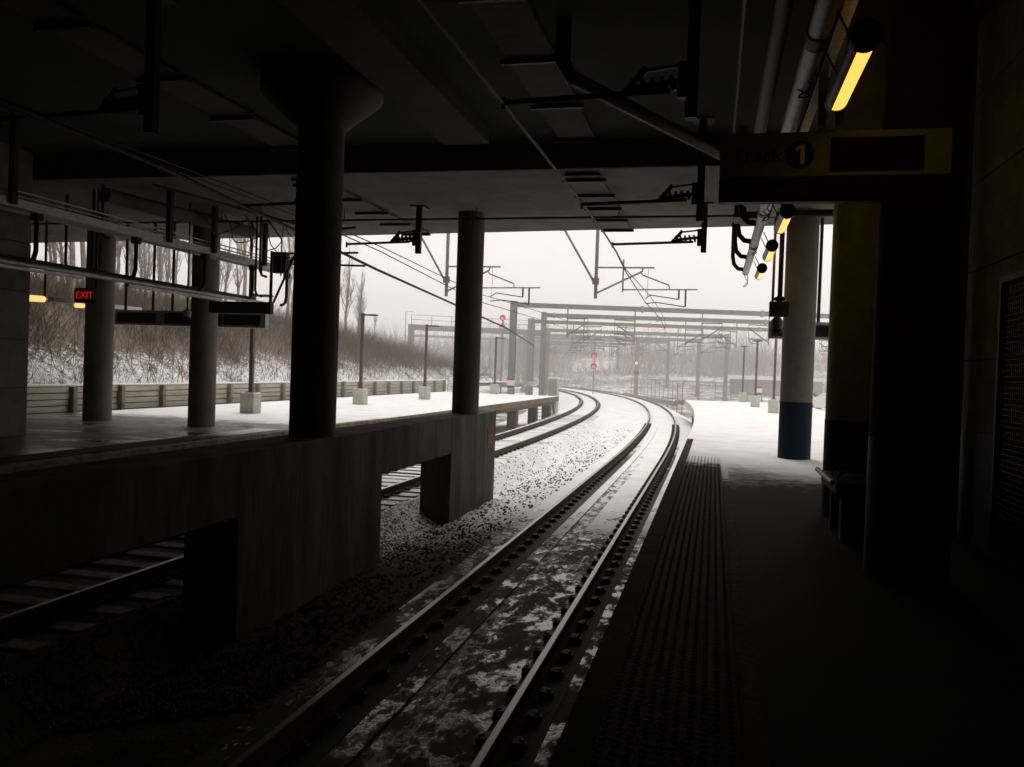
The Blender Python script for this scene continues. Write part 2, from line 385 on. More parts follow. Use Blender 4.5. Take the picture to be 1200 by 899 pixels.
for x in (-11.4, -9.98):
    MB().bar((x, 53.3, -.12), (x, 55.0, -1.75), .06, .22).build('stringer', M['dark'], S)
for i in range(7):
    y = 53.4+i*.24; z = -.22-i*.235
    MB().box(-11.36, -10.02, y-.12, y+.12, z-.02, z+.02).build('tread', M['galv'], S)

# ------------------------------------------------------------------ rails and ties
def rail_prof(c):
    hw, ft = .036, .075
    return [(c-ft,-1.094),(c+ft,-1.094),(c+ft,-1.078),(c+.012,-1.06),(c+.012,-.968),(c+hw,-.955),(c+hw,-.928),(c+hw-.01,-.92),(c-hw+.01,-.92),(c-hw,-.928),(c-hw,-.955),(c-.012,-.968),(c-.012,-1.06),(c-ft,-1.078)]
def make_track(off, label, y1):
    T = empty('railway_track', tp(10, off, -1.1), label, 'railway track')
    for c in (-.72, .72):
        m = MB(); m.sweep([[Vector(tp(y, off+v, z)) for v, z in rail_prof(c)] for y in frange(-14, y1, .75)])
        m.f = [f[::-1] for f in m.f]; m.build('rail', M['rail'], T)
    return T
T1 = make_track(0, 'railway track on a concrete slab beside the right platform, curving left into the mist', 150)
T2 = make_track(-5.1, 'railway track on ties behind the low concrete wall, beside the left platform', 150)
# rail fasteners on the slab: 100 nearest as parts
def fastener(m, y, c, off=0):
    bx_, by_, _ = tp(y, off+c, 0); h = -gp(y); cs, sn = math.cos(h), math.sin(h)
    def b(x0, x1, y0, y1, z0, z1):
        q = MB().box(x0, x1, y0, y1, z0, z1); m.add([(bx_+x*cs+y_*sn, by_-x*sn+y_*cs, z) for x, y_, z in q.v], q.f)
    b(-.18, .18, -.065, .065, -1.0965, -1.078)
    for sg in (-1, 1):
        b(sg*.115-.035, sg*.115+.035, -.06, .06, -1.074, -1.035)
        q = MB().lathe([(.05,0),(.045,.025),(.028,.03),(.024,.048),(.015,.053)], (sg*.145,0,-1.082), 8); m.add([(bx_+x*cs+y_*sn, by_-x*sn+y_*cs, z) for x, y_, z in q.v], q.f)
fy = frange(3.4, 46, .5)
cnt = 0; rest = MB()
for y in fy:
    for c in (-.72, .72):
        if cnt < 100:
            m = MB(); fastener(m, y, c); m.build('rail_fastener', M['black'], T1, smooth=False); cnt += 1
        else: fastener(rest, y, c)
tag(rest.build('rail_fasteners', M['black'], T1, smooth=False), kind='stuff')
tie0 = None
for i in range(100):
    y = -6 + i*.6; x, yy, _ = tp(y, -5.1, 0)
    if tie0 is None:
        m = MB().box(-1.28, 1.28, -.13, .13, -.2, 0); o = tie0 = m.build('railroad_tie', M['tie'], T2, local=True, bevel=.015)
    else: o = tie0.copy(); col.objects.link(o); o.parent = T2
    o.location = Vector((x, yy, -1.09 if y < 24 else -1.105)) - woff(T2); o.rotation_euler = (0, 0, -gp(y)*-1 if False else math.atan(-gp(y)))
m = MB()
for i in range(150):
    y = 3 + i*.6
    for c in (-.72, .72): fastener(m, y, c, -5.1)
tag(m.build('rail_clips', M['black'], T2, smooth=False), kind='stuff')

# ------------------------------------------------------------------ overpass, walls, columns
OV = empty('overpass', (-6, 14, 5), 'dark concrete overpass roofing both platforms and the tracks', 'overpass')
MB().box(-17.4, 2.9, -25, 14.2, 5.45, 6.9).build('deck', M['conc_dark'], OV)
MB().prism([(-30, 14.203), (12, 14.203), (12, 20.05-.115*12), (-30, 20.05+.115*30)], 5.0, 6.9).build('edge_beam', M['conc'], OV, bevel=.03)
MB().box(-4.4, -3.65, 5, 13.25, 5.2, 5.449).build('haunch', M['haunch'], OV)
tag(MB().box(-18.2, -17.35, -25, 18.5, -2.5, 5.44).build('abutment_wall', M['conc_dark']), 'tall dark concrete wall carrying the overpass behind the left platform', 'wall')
tag(MB().box(-17.3, 2.55, -25.6, -25.05, -2.6, 6.8).build('rear_daylight_block', M['conc_dark']), 'unseen dark wall added behind the viewer to keep daylight out', 'wall')  # added out of view; closes the rear against daylight
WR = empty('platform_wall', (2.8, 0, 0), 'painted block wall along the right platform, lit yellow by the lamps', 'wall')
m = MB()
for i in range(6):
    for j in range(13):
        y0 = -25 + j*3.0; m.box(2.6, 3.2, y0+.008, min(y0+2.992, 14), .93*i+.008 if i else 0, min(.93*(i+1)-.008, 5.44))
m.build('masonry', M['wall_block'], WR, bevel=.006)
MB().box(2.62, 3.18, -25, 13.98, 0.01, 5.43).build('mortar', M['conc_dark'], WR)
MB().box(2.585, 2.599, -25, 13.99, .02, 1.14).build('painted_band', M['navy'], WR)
BW = empty('block_wall', (-13.5, 8, 0), 'grey block wall of a platform shelter at the left edge', 'wall')
m = MB()
for i in range(6):
    z0 = i*.92
    for j in range(5):
        y0 = 13.88-(j+1)*2.2; m.box(-14.4+.0, -12.88, y0+.006, y0+2.194, z0+.006, min(z0+.914, 5.44))
m.build('masonry', M['block'], BW, bevel=.012)
MB().box(-14.38, -12.9, 2.9, 13.86, 0.01, 5.43).build('mortar', M['conc_dark'], BW)

CW = empty('crash_wall', (-5.32, 14, -1.7), 'low weathered concrete wall with openings between the two tracks', 'wall')
def elevation(pts, x0, x1):           # wall outline in the Y-Z plane, extruded in X
    n = len(pts); m = MB(); m.add([(x1,y,z) for y,z in pts]+[(x0,y,z) for y,z in pts], [tuple(range(n)), tuple(range(2*n-1,n-1,-1))]+[(k,n+k,n+(k+1)%n,(k+1)%n) for k in range(n)]); return m
elevation([(-6,-.12),(.9,-.12),(.9,-2),(5.1,-2),(5.1,-.12),(8.35,-.12),(8.35,-2),(12.5,-2),(12.5,.6),(-6,.6)], -5.65, -4.985).build('wall_section', M['crash'], CW, bevel=.015)
elevation([(12.503,-.12),(16.2,-.12),(16.2,-2),(19.7,-2),(19.7,.595),(12.503,.595)], -5.65, -5.015).build('wall_section', M['crash'], CW, bevel=.015)
WS = empty('warning_sign', (-4.99, 19.2, .02), 'small red and white warning notice on the end of the low concrete wall', 'sign')
MB().box(-5.013, -5.004, 18.95, 19.42, -.24, .24).build('notice_board', M['conc'], WS)
MB().box(-5.003, -4.999, 18.98, 19.39, .04, .21).build('red_panel', M['red_dim'], WS)
for z in (-.02, -.07, -.12, -.18): MB().box(-5.003, -5.0, 19.03, 19.34-(z<-.1)*.08, z-.012, z+.012).build('text_line', M['grey_letter'], WS)

def column(x, y, z0, z1, r, label, upper, lower=None, zl=1.14, capital=False):
    C = empty('concrete_column', (x, y, z0), label, 'column')
    if lower:
        MB().lathe([(r+.004, 0), (r+.004, zl-z0)], (x,y,z0), 40).build('painted_band', lower, C)
        MB().lathe([(r, 0), (r, z1-zl-.004)], (x,y,zl+.002), 40).build('shaft', upper, C)
    else: MB().lathe([(r, 0), (r, z1-z0-.002)], (x,y,z0), 40).build('shaft', upper, C)
    if capital: MB().lathe([(r+.003, 4.72), (r+.02, 4.78), (.80, 5.18), (.82, 5.22), (.82, 5.447)], (x,y,0), 40).build('capital', upper, C)
    return C
column(-5.32, 10.73, .6, 5.44, .313, 'thick dark column with a flared head standing on the low concrete wall', M['column'], capital=True)
column(-5.32, 18.1, .6, 5.0, .295, 'dark round column on the end of the low concrete wall', M['column'])
column(-14.75, 18.1, 0, 5.0, .33, 'grey round column on the left platform behind the red exit sign', M['column_sidelit'])
column(-11.86, 18.1, 0, 5.0, .31, 'grey round column on the left platform in front of the row of display boards', M['column_sidelit'])
column(1.63, 18.1, 0, 5.0, .315, 'off-white round column with a blue painted foot on the right platform', M['white_paint'], M['blue_paint'])
column(1.63, 10.7, 0, 5.44, .33, 'yellow-lit round column with a dark foot behind the platform bench', M['lamp_yellow'], M['navy'])
column(1.61, 7.65, 0, 5.44, .325, 'nearest black round column at the right end of the track sign', M['conc_dark'], M['navy'])

tag(MB().tube([(2.48,9.9,.0),(2.48,9.9,5.44)], .085, 14).build('drain_pipe', M['wall_block']), 'round drain pipe standing against the block wall', 'pipe')
G = empty('steel_gate', (2.56, 8.2, 0), 'dark steel mesh gate on the block wall at the right edge', 'gate')
m = MB().box(2.52,2.58,8.62,8.68,.02,2.6); m.box(2.52,2.58,7.24,7.3,.02,2.6); m.box(2.52,2.58,7.3,8.62,2.54,2.6); m.box(2.52,2.58,7.3,8.62,.02,.12)
m.build('frame', M['black'], G)
m = MB()
for i in range(26):
    y = 7.32+i*.05; m.bar((2.55,y,.12),(2.55,y,2.5),.008,.008)
for i in range(48):
    z = .14+i*.05; m.bar((2.55,7.3,z),(2.55,8.62,z),.008,.008)
m.build('mesh_panel', M['dark'], G)

# bench
B = empty('platform_bench', (1.5, 9.4, 0), 'low bench with a pale tubular front rail beside the columns on the right platform', 'bench')
MB().box(1.2, 1.95, 8.85, 10.05, .46, .60).build('seat', M['navy'], B, bevel=.03)
MB().box(1.28, 1.85, 9.0, 9.16, 0, .458).build('pedestal', M['conc'], B, bevel=.01)
MB().box(1.28, 1.85, 9.75, 9.9, 0, .458).build('pedestal', M['conc'], B, bevel=.01)
MB().tube([(1.165,8.83,.60),(1.165,10.08,.60)], .028, 12).build('front_rail', M['galv'], B)
for y in (9.15, 9.6):
    MB().tube([(1.25,y,.60),(1.27,y,.66),(1.33,y,.69),(1.55,y,.69),(1.61,y,.66),(1.63,y,.60)], .016, 8).build('armrest', M['dark'], B)

# ------------------------------------------------------------------ ceiling gear
def guard(x0, x1, segs, label):
    G_ = empty('overhead_guard', ((x0+x1)/2, 10, 5), label, 'guard board')
    for (a, b, z) in segs:
        MB().box(x0, x1, a, b, z-.06, z-.02).build('board', M['conc_mid' if z > 5.2 else 'conc'], G_)
        k = 0
        for y in frange(a+.25, b-.2, 1.75 if z > 5.2 else 1.3):
            MB().box(x0-.08, x1+.08, y-.035, y+.035, z-.12, z-.061).build('crossbar', M['black'], G_)
            MB().box(x0+.1, x0+.14, y-.01, y+.01, z-.021, z+.01).build('bolt', M['black'], G_); k += 1
guard(-2.62, -2.02, [(1., 14.0, 5.45), (14.45, 20.1, 5.0)], 'pale guard boards on dark crossbars along the ceiling above the nearer track')
guard(-7.75, -7.15, [(1., 14.0, 5.45), (14.45, 20.6, 5.0)], 'pale guard boards on dark crossbars along the ceiling above the farther track')
tag(MB().tube([(-1.75,9.3,5.45),(-1.75,9.3,5.0),(-1.68,9.45,4.88),(-.1,12.6,4.82),(.3,13.4,4.82)], .085, 14).build('drain_pipe', M['dark']), 'black drain pipe slanting across the ceiling between the track and the hanging sign', 'pipe')
m = MB().tube([(-16.5,17.5,4.72),(0.3,17.1,4.72)], .022, 8); m.tube([(0.25,17.1,4.72),(2.6,16.9,4.74),(8,16.8,4.75)], .07, 10)
for x in (-14,-11,-8,-5,-2): m.tube([(x,17.35,4.72),(x,17.35,5.0)], .01, 5)
tag(m.build('sprinkler_pipe', M['black']), 'thin black pipe hung across the ceiling in front of the far columns', 'pipe')
tag(MB().tube([(.15,-3,5.3),(.15,14.0,5.3)], .022, 8).build('conduit', M['dark']), 'thin grey conduit fixed along the ceiling above the platform edge', 'conduit')

# overhead line supports
def drop_support(x, y, zt, zb, wx, label, arm_z=4.2):
    D = empty('wire_support', (x, y, zt), label, 'wire support', 'wire supports under the overpass')
    MB().box(x-.055, x+.055, y-.055, y+.055, zb, zt-.001).build('drop_post', M['black'], D)
    MB().box(x-.16, x+.16, y-.16, y+.16, zt-.03, zt-.001).build('base_plate', M['black'], D)
    m = MB()
    for i in range(5): m.tube([(x-.16-.09*i, y, arm_z+.10), (x-.2-.09*i, y, arm_z+.09)], .075-.004*i, 10)
    m.tube([(x-.05,y,arm_z+.12),(x-.62,y,arm_z+.06)], .03, 8)
    m.build('insulator', M['black'], D)
    m = MB().box(x-.13, x-.05, y-.05, y+.05, arm_z-.05, arm_z+.28); m.bar((x-.1,y,arm_z+.26),(x-.45,y,arm_z+.22),.03,.03); m.bar((x-.42,y,arm_z+.25),(x-.62,y,arm_z+.02),.05,.06)
    m.build('bracket', M['black'], D)
    MB().tube([(x-.2,y,arm_z+.03),(wx,y,arm_z-.02)], .026, 8).build('registration_arm', M['black'], D)
    MB().bar((wx,y,arm_z+.03),(wx,y,arm_z-.09),.035,.03).build('wire_clamp', M['black'], D)
for y, zt, zb, n in ((8.11,5.45,3.98,'nearest'),(13.18,5.45,3.92,'middle'),(17.32,5.0,4.04,'farthest')):
    drop_support(-.30, y, zt, zb, -2.1, n+' black wire support over the track by the right platform', 4.22)
for y, zt, zb, n in ((8.0,5.45,3.98,'nearest'),(13.0,5.45,3.94,'middle'),(17.3,5.0,4.0,'farthest')):
    drop_support(-5.95 if y < 10 else -6.25, y, zt, zb, -7.9, n+' black wire support over the track by the left platform', 4.22)

def wire(pts, r, name, label, mat='dark'):
    return tag(MB().tube(pts, r, 6).build(name, M[mat]), label, 'overhead wire')
def wline(off, r, zs, yend=150, dx=0.):
    ys_ = [z[0] for z in zs]; zz = [z[1] for z in zs]
    return [Vector(tp(y, off+dx, float(np.interp(y, ys_, zz)))) for y in frange(-6, yend, 2.)]
ZC = [(-6,4.05),(8,4.18),(13,4.22),(17.3,4.19),(20,3.97),(26,3.76),(45,3.9),(70,4.2),(150,4.6)]
ZM = [(-6,4.065),(8,4.195),(13,4.235),(17.3,4.205),(20,4.02),(26,4.1),(45,4.2),(70,5.0),(90,4.7),(110,5.2),(150,5.6)]
wire(wline(0, 0, ZC), .014, 'contact_wire', 'contact wire over the track beside the right platform')
wire(wline(0, 0, ZM, dx=.0), .012, 'messenger_wire', 'messenger wire above the contact wire of the right-hand track')
ZC2 = [(-6,4.05),(8,4.18),(13,4.22),(17.3,4.18),(26,3.72),(45,3.9),(70,4.2),(150,4.6)]
ZM2 = [(-6,4.1),(8,4.24),(13,4.28),(17.3,4.26),(26,3.95),(45,4.3),(70,5.0),(150,5.6)]
wire(wline(-5.1, 0, ZC2, dx=-.2), .012, 'contact_wire', 'contact wire over the track beside the left platform')
wire(wline(-5.1, 0, ZM2, dx=-.16), .011, 'messenger_wire', 'messenger wire above the contact wire of the left-hand track')
wire([(-7.3,-2,4.4),(-7.2,10,4.1),(-7.2,15.1,3.80),(-7.2,17.3,3.66),(-7.25,22.9,3.40),(-7.4,30.2,3.08),(-9.5,45,2.9),(-14,66,3.6)], .028, 'feeder_cable', 'thick sagging feeder cable beside the left-hand track')

def outrigger(x, y, wx, label):
    """cantilever frame hung from a bracket off the overpass face"""
    D = empty('cantilever_frame', (x, y, 6.2), label, 'cantilever', 'cantilever frames just outside the overpass')
    MB().box(x-.07, x+.07, 20.7, y+.07, 6.15, 6.35).build('bracket_beam', M['galv'], D)
    MB().tube([(x,y,3.85),(x,y,6.15)], .055, 12).build('drop_post', M['galv'], D)
    MB().tube([(x-1.03,y,5.95),(x-.08,y,4.38)], .035, 8).build('brace', M['galv'], D)
    MB().bar((x-1.15,y,5.95),(x+.05,y,6.1),.06,.08).build('brace_beam', M['galv'], D)
    MB().box(x-.11,x+.09,y-.05,y+.05,4.28,4.48).build('clamp', M['galv'], D)
    MB().tube([(x+.05,y,4.80),(x+1.75,y,4.80)], .028, 8).build('top_tube', M['galv'], D)
    MB().tube([(x+.05,y,4.03),(x+1.38,y,4.68),(x+1.42,y,4.80)], .03, 8).build('strut', M['galv'], D)
    MB().tube([(x+.82,y,4.05),(x+.82,y,5.05)], .026, 8).build('hanger_tube', M['galv'], D)
    MB().tube([(x+.80,y,4.13),(x+3.05,y,4.16)], .022, 8).build('register_tube', M['galv'], D)
    MB().tube([(x+1.36,y,4.66),(x+1.4,y,4.58),(x+2.2,y,4.28),(x+2.22,y,4.14)], .022, 8).build('link_arm', M['galv'], D)
    for dz, ex, ey in ((0,2.5,3.86),(-.14,2.7,3.64)):
        MB().tube([(x+ex,y,4.15),(x+ex,y,ey)], .028, 6).build('drop_bracket', M['dark'], D)
        MB().tube([(x+ex,y,ey),(x+ex-.85,y,ey+.12),(wx,y,3.86+dz)], .016, 6).build('steady_arm', M['dark'], D)
    MB().tube([(wx+.05,y,4.78),(wx+.05,y,3.9)], .006, 4).build('dropper', M['dark'], D)
outrigger(-3.62, 26.0, -2.10, 'grey cantilever frame hanging over the right-hand track just outside the overpass')
outrigger(-8.40, 26.0, -6.95, 'grey cantilever frame hanging over the left-hand track, partly behind the round column')

# lighting rail and tube lamps, right platform
LR = empty('lighting_rail', (.6, 10, 3.98), 'pale conduit rail hung under the ceiling along the right platform', 'conduit rail')
MB().tube([(.60,1.5,3.96),(.60,19.9,3.96)], .075, 14).build('main_conduit', M['pipe'], LR)
MB().tube([(.36,1.5,4.12),(.36,12.5,4.12)], .065, 14).build('side_duct', M['dark'], LR)
MB().box(.70,.78,1.5,13.,3.95,4.0).build('cable_strip', M['galv'], LR)
for y in (6.2, 9.4, 12.6, 15.8):
    MB().tube([(.60,y-.1,3.96),(.60,y+.1,3.96)], .085, 14).build('coupling', M['dark'], LR)
for y in (13.6, 15.4, 17.4, 19.4):
    zt = 5.44 if y < 14.2 else 4.99
    MB().tube([(.30,y,zt),(.30,y,4.25),(.33,y,4.08),(.42,y,3.98),(.55,y,3.96)], .045, 10).build('drop_conduit', M['black'], LR)
m = MB().tube([(.33,13.4,4.9),(.33,14.7,4.9)], .05, 8); m.box(.22,.40,14.1,14.7,4.15,4.32); m.build('junction_box', M['black'], LR)
for y, s_ in ((6.9,.1),(12.0,.16),(15.5,.13),(19.5,.3)):
    pts = [(.60,y,3.9)] + [(.6+.05*math.sin(k*1.3), y+.03*k, 3.9-s_*math.sin(k/8*math.pi)) for k in range(1,9)]
    MB().tube(pts, .008, 5).build('loose_cable', M['black'], LR)
lamp0 = None
for y0, n in ((5.45,'nearest bright tube lamp above the track sign'),(8.25,'tube lamp mostly hidden behind the track sign'),(11.0,'second tube lamp along the lighting rail of the right platform, beyond the sign'),(13.85,'third tube lamp along the lighting rail of the right platform'),(16.7,'farthest tube lamp at the end of the lighting rail of the right platform')):
    if lamp0 is None:
        L = lamp0 = empty('tube_lamp', (0,0,0)); L['category'] = 'lamp'; L['group'] = 'tube lamps along the right platform'
        # housing is the upper left shell, the glowing lens the lower right one
        def shell(a0, a1, r, y0_, y1_, n_=10):
            m = MB(); rr = []
            for yy in (y0_, y1_):
                rr.append([Vector((r*math.cos(a0+(a1-a0)*k/n_), yy, r*math.sin(a0+(a1-a0)*k/n_))) for k in range(n_+1)])
            return m.sweep(rr)
        shell(R(75), R(245), .078, .03, 1.22).build('housing', M['housing'], L, local=True)
        shell(R(-115), R(75), .076, .03, 1.22).build('diffuser', M['lamp'], L, local=True)
        MB().tube([(0,-.03,0),(0,.03,0)], .095, 20).build('end_cap', M['black'], L, local=True)
        MB().tube([(0,1.22,0),(0,1.27,0)], .082, 20).build('end_cap', M['housing'], L, local=True)
        for yy in (.3, .95): MB().bar((-.03,yy,.07),(-.12,yy,.26),.03,.012).build('bracket', M['dark'], L, local=True)
    else: L = copy_tree(lamp0)
    L.location = (.80, y0, 3.66); L['label'] = n

# hanging track sign
SG = empty('track_sign', (.82, 7.0, 3.24), 'long hanging sign reading Track 1 beside the black column', 'sign')
MB().box(-.02, 1.66, 6.94, 7.06, 3.165, 3.51).build('board', M['sign_face'], SG, bevel=.006)
MB().box(-.02, 1.66, 6.945, 7.055, 2.975, 3.163).build('lower_strip', M['black'], SG, bevel=.006)
MB().box(.80, 1.46, 6.928, 6.941, 3.205, 3.455).build('display', M['glass_black'], SG)
m = MB()
m.add([(.58+.105*math.cos(k*math.pi/16), 6.932, 3.335+.105*math.sin(k*math.pi/16)) for k in range(32)]+[(.58+.105*math.cos(k*math.pi/16), 6.939, 3.335+.105*math.sin(k*math.pi/16)) for k in range(32)],
      [tuple(range(32))]+[(k+32,(k+1)%32+32,(k+1)%32,k) for k in range(32)])
m.build('number_disc', M['glass_black'], SG)
MB().add([(.58+x, y, 3.335+z) for y in (6.924, 6.931) for x, z in ((.002,-.075),(.034,-.075),(.034,.075),(.006,.075),(-.038,.048),(-.030,.022),(.002,.040))],
         [tuple(range(7)), tuple(range(13,6,-1))]+[(k,7+k,7+(k+1)%7,(k+1)%7) for k in range(7)]).build('numeral', M['white_sign'], SG, smooth=False)
text('lettering', 'Track', .165, M['dark_letter'], SG, (.26, 6.936, 3.33))
text('lettering', 'Location G', .125, M['grey_letter'], SG, (.36, 6.942, 3.065))
for x in (.735, .865): MB().box(x-.032, x+.032, 6.97, 7.03, 3.512, 5.44).build('hanger', M['lamp_yellow'], SG)

# exit sign with camera and display board, right platform
EX = empty('exit_sign', (.98, 14.5, 2.7), 'unlit exit sign hanging in front of the blue-footed column', 'exit sign')
MB().box(.83, 1.14, 14.45, 14.55, 2.60, 2.85).build('box', M['wood_dark'], EX, bevel=.008)
text('lettering', 'EXIT', .155, M['red_dim'], EX, (.99, 14.446, 2.725))
MB().tube([(.99,14.5,2.85),(.99,14.5,4.99)], .04, 10).build('hanger', M['dark'], EX)
MB().tube([(.88,14.5,2.85),(.88,14.5,4.99)], .022, 8).build('hanger', M['lamp_yellow'], EX)  # rod coloured with the lamplight that falls on it
MB().lathe([(.08,2.86),(.1,2.9),(.06,2.93)], (.99,14.5,0), 12).build('collar', M['black'], EX)
CM = empty('security_camera', (.96, 14.5, 2.4), 'dark dome security camera hanging under the right exit sign', 'camera')
MB().lathe([(.085,.0),(.095,.05),(.095,.14),(.05,.195)], (.96,14.5,2.40), 16).build('housing', M['housing'], CM)
MB().lathe([(.005,-.085),(.05,-.07),(.075,-.035),(.082,-.002)], (.96,14.5,2.40), 16).build('dome', M['glass_black'], CM)
def display(x0, x1, y, z0, z1, name, label, screens, hangers, zt, fr='pipe'):
    D = empty(name, ((x0+x1)/2, y, z0), label, 'display board')
    MB().box(x0, x1, y-.08, y+.08, z0, z1).build('frame', M[fr], D, bevel=.01)
    for a, b in screens: MB().box(a, b, y-.092, y-.078, z0+.06, z1-.06).build('screen', M['glass_black'], D)
    for x in hangers: MB().tube([(x,y,z1),(x,y,zt)], .035, 8).build('hanger', M['dark'], D)
display(1.08, 2.37, 18.9, 2.44, 2.80, 'display_board', 'black display board in a grey frame hanging behind the blue-footed column', [(1.15,1.66),(1.75,2.28)], [2.08], 4.99)

# ------------------------------------------------------------------ left platform hanging gear
LL = empty('lighting_rail', (-11, 14, 3.03), 'pair of grey conduits hung low along the left platform', 'conduit rail')
MB().tube([(-11,5,3.03),(-11,19.6,3.03)], .045, 12).build('main_conduit', M['pipe'], LL)
MB().tube([(-11.1,5,3.11),(-11.1,19.0,3.11)], .045, 10).build('side_duct', M['dark'], LL)
MB().box(-11.05,-10.97,5,13.,2.93,2.975).build('cable_strip', M['pipe'], LL)
MB().box(-11.05,-10.95,14.2,17.4,2.92,2.98).build('cable_strip', M['pipe'], LL)
for y in (11.8, 14.3, 16.6, 18.6, 20.3):
    MB().tube([(-11,y+.15,3.9),(-11,y+.15,3.28),(-11,y+.1,3.14),(-11,y,3.08),(-11,y-.12,3.05)], .04, 10).build('drop_conduit', M['black'], LL)
    MB().box(-11.07,-10.93,y+.08,y+.22,3.78,3.9).build('junction_box', M['black'], LL)
TR = empty('cable_tray', (-11, 14, 3.98), 'grey steel cable tray hung below the ceiling of the left platform', 'cable tray')
MB().box(-11.16,-10.98,5,20.5,3.92,4.06).build('channel', M['galv'], TR)
MB().box(-11.45,-11.40,5,20.5,3.92,4.06).build('channel', M['galv'], TR)
for z in (4.12, 4.2): MB().tube([(-11.05,5,z),(-11.05,20.3,z)], .014, 6).build('cable', M['pipe'], TR)
for y in (10.4, 11.4, 15.4, 17.0, 19.2): MB().box(-11.0,-10.9,y-.05,y+.05,3.95,4.99 if y > 14.2 else 5.44).build('hanger', M['black'], TR)
tag(MB().tube([(-11.7,14.4,4.72),(-11.0,18.6,4.68)], .15, 14).build('insulated_pipe', M['conc']), 'fat grey insulated pipe under the ceiling of the left platform', 'pipe')
tag(MB().tube([(-10.6,14.4,4.9),(-9.7,19.5,4.88),(-8.6,19.3,4.9)], .03, 8).build('conduit', M['black']), 'black conduit bent across the ceiling beside the insulated pipe', 'conduit')
FR = empty('hanger_frame', (-9.6, 18.5, 3), 'black braced pipe frame hanging above the dark sign box of the left platform', 'hanger')
for a, b in (((-9.45,17,2.88),(-9.3,18.4,4.99)),((-9.75,19,3.9),(-9.75,19,4.99)),((-10.5,19.5,4.3),(-8.6,19.5,4.32)),((-9.75,19,4.2),(-9.2,19,4.7)),((-10.4,19.3,4.0),(-9.8,19.3,4.5)),((-10.9,19.5,4.05),(-8.4,19.5,4.0))):
    MB().tube([a, b], .028, 6).build('pipe', M['black'], FR)
CB = empty('cable_bundle', (-10.2, 17.6, 4.4), 'tangle of black cables drooping from the tray of the left platform', 'cables')
for k in range(5):
    r1 = random.Random(40+k); x0, y0 = -10.9+.28*k, 16.2+.5*k
    MB().tube([(x0+.12*math.sin(i*.9+k)+i*.05, y0+.12*i, 4.75-.42*math.sin(i/9*math.pi)*(1+.25*k%1)) for i in range(10)], .013, 5).build('cable', M['black'], CB)
for k, (x, y, z0, z1) in enumerate(((-10.6,18.2,3.1,4.98),(-10.15,17.6,3.5,4.98),(-9.9,18.9,3.0,4.98),(-12.6,15.2,3.2,5.44),(-13.6,15.6,3.4,5.44),(-11.9,14.6,3.9,4.98))):
    tag(MB().tube([(x,y,z1),(x,y,z0+.15),(x+.05,y,z0+.04),(x+.18,y,z0)], .028, 8).build('drop_pipe', M['black']), 'thin black pipe dropping from the ceiling among the trays of the left platform', 'pipe', 'black drop pipes over the left platform')
for k, (x, y) in enumerate(((-10.8,18.0),(-10.3,18.0),(-9.7,18.4))):
    tag(MB().tube([(x,y,4.98),(x+.3,y+.3,4.45),(x+.3,y+.3,3.6)], .018, 6).build('drop_conduit', M['dark']), 'thin grey conduit bending down beside the equipment box', 'conduit', 'grey conduits beside the equipment box')
tag(MB().box(-10.35,-10.0,18.5,18.7,3.7,4.2).build('equipment_box', M['dark'], bevel=.01), 'dark equipment box among the pipes above the left platform', 'box')
DB = display(-14.98, -10.72, 19.0, 2.39, 2.77, 'display_board', 'row of black display panels in a grey frame hanging across the left platform', [(-14.9,-13.78),(-13.52,-12.4),(-12.2,-11.9),(-11.85,-10.86)], [-14.72,-13.92,-13.36,-11.2], 4.99)
display(-10.98, -9.48, 17.0, 2.62, 2.88, 'sign_box', 'plain black sign box hanging near the edge of the left platform', [(-10.95,-9.52)], [-9.52], 4.0, 'black')
EL = empty('exit_sign', (-12.55, 15, 2.65), 'lit red EXIT sign hanging over the left platform', 'exit sign')
MB().box(-12.80,-12.30,14.94,15.06,2.65,2.95).build('box', M['black'], EL, bevel=.01)
text('lettering', 'EXIT', .2, M['red_on'], EL, (-12.55, 14.935, 2.80))
MB().tube([(-12.33,15,2.95),(-12.33,15,5.44)], .02, 8).build('hanger', M['dark'], EL)
CL = empty('security_camera', (-11.3, 16.6, 2.45), 'dome security camera hanging in front of the left platform column', 'camera')
MB().lathe([(.075,.0),(.085,.05),(.085,.13),(.03,.18)], (-11.3,16.6,2.50), 16).build('housing', M['pedestal'], CL)
MB().lathe([(.005,-.075),(.05,-.06),(.072,-.002)], (-11.3,16.6,2.50), 16).build('dome', M['glass_black'], CL)
MB().tube([(-11.3,16.6,2.68),(-11.3,16.6,4.99)], .018, 8).build('hanger', M['black'], CL)
FL = empty('strip_light', (-15.5, 17, 2.85), 'glowing capsule strip light hanging at the left beside the block wall', 'lamp')
MB().tube([(-15.5,16.45,2.84),(-15.5,16.5,2.85),(-15.5,17.1,2.87),(-15.5,17.16,2.88)], [.03,.075,.075,.03], 12).build('diffuser', M['lamp_far'], FL)
MB().tube([(-15.5,17.17,2.88),(-15.5,17.3,2.89)], .07, 10).build('end_cap', M['housing'], FL)
MB().tube([(-15.5,17.15,2.93),(-15.5,17.15,4.99)], .03, 8).build('hanger', M['dark'], FL)
F2 = empty('strip_light', (-15.5, 18.9, 2.9), 'long white strip light casing running behind the left platform columns', 'lamp')
MB().box(-15.56,-15.44,17.35,20.6,2.84,2.94).build('casing', M['white_sign'], F2, bevel=.01)
MB().tube([(-15.4,18.05,2.80),(-15.4,18.3,2.81)], .06, 10).build('diffuser', M['lamp_far'], F2)

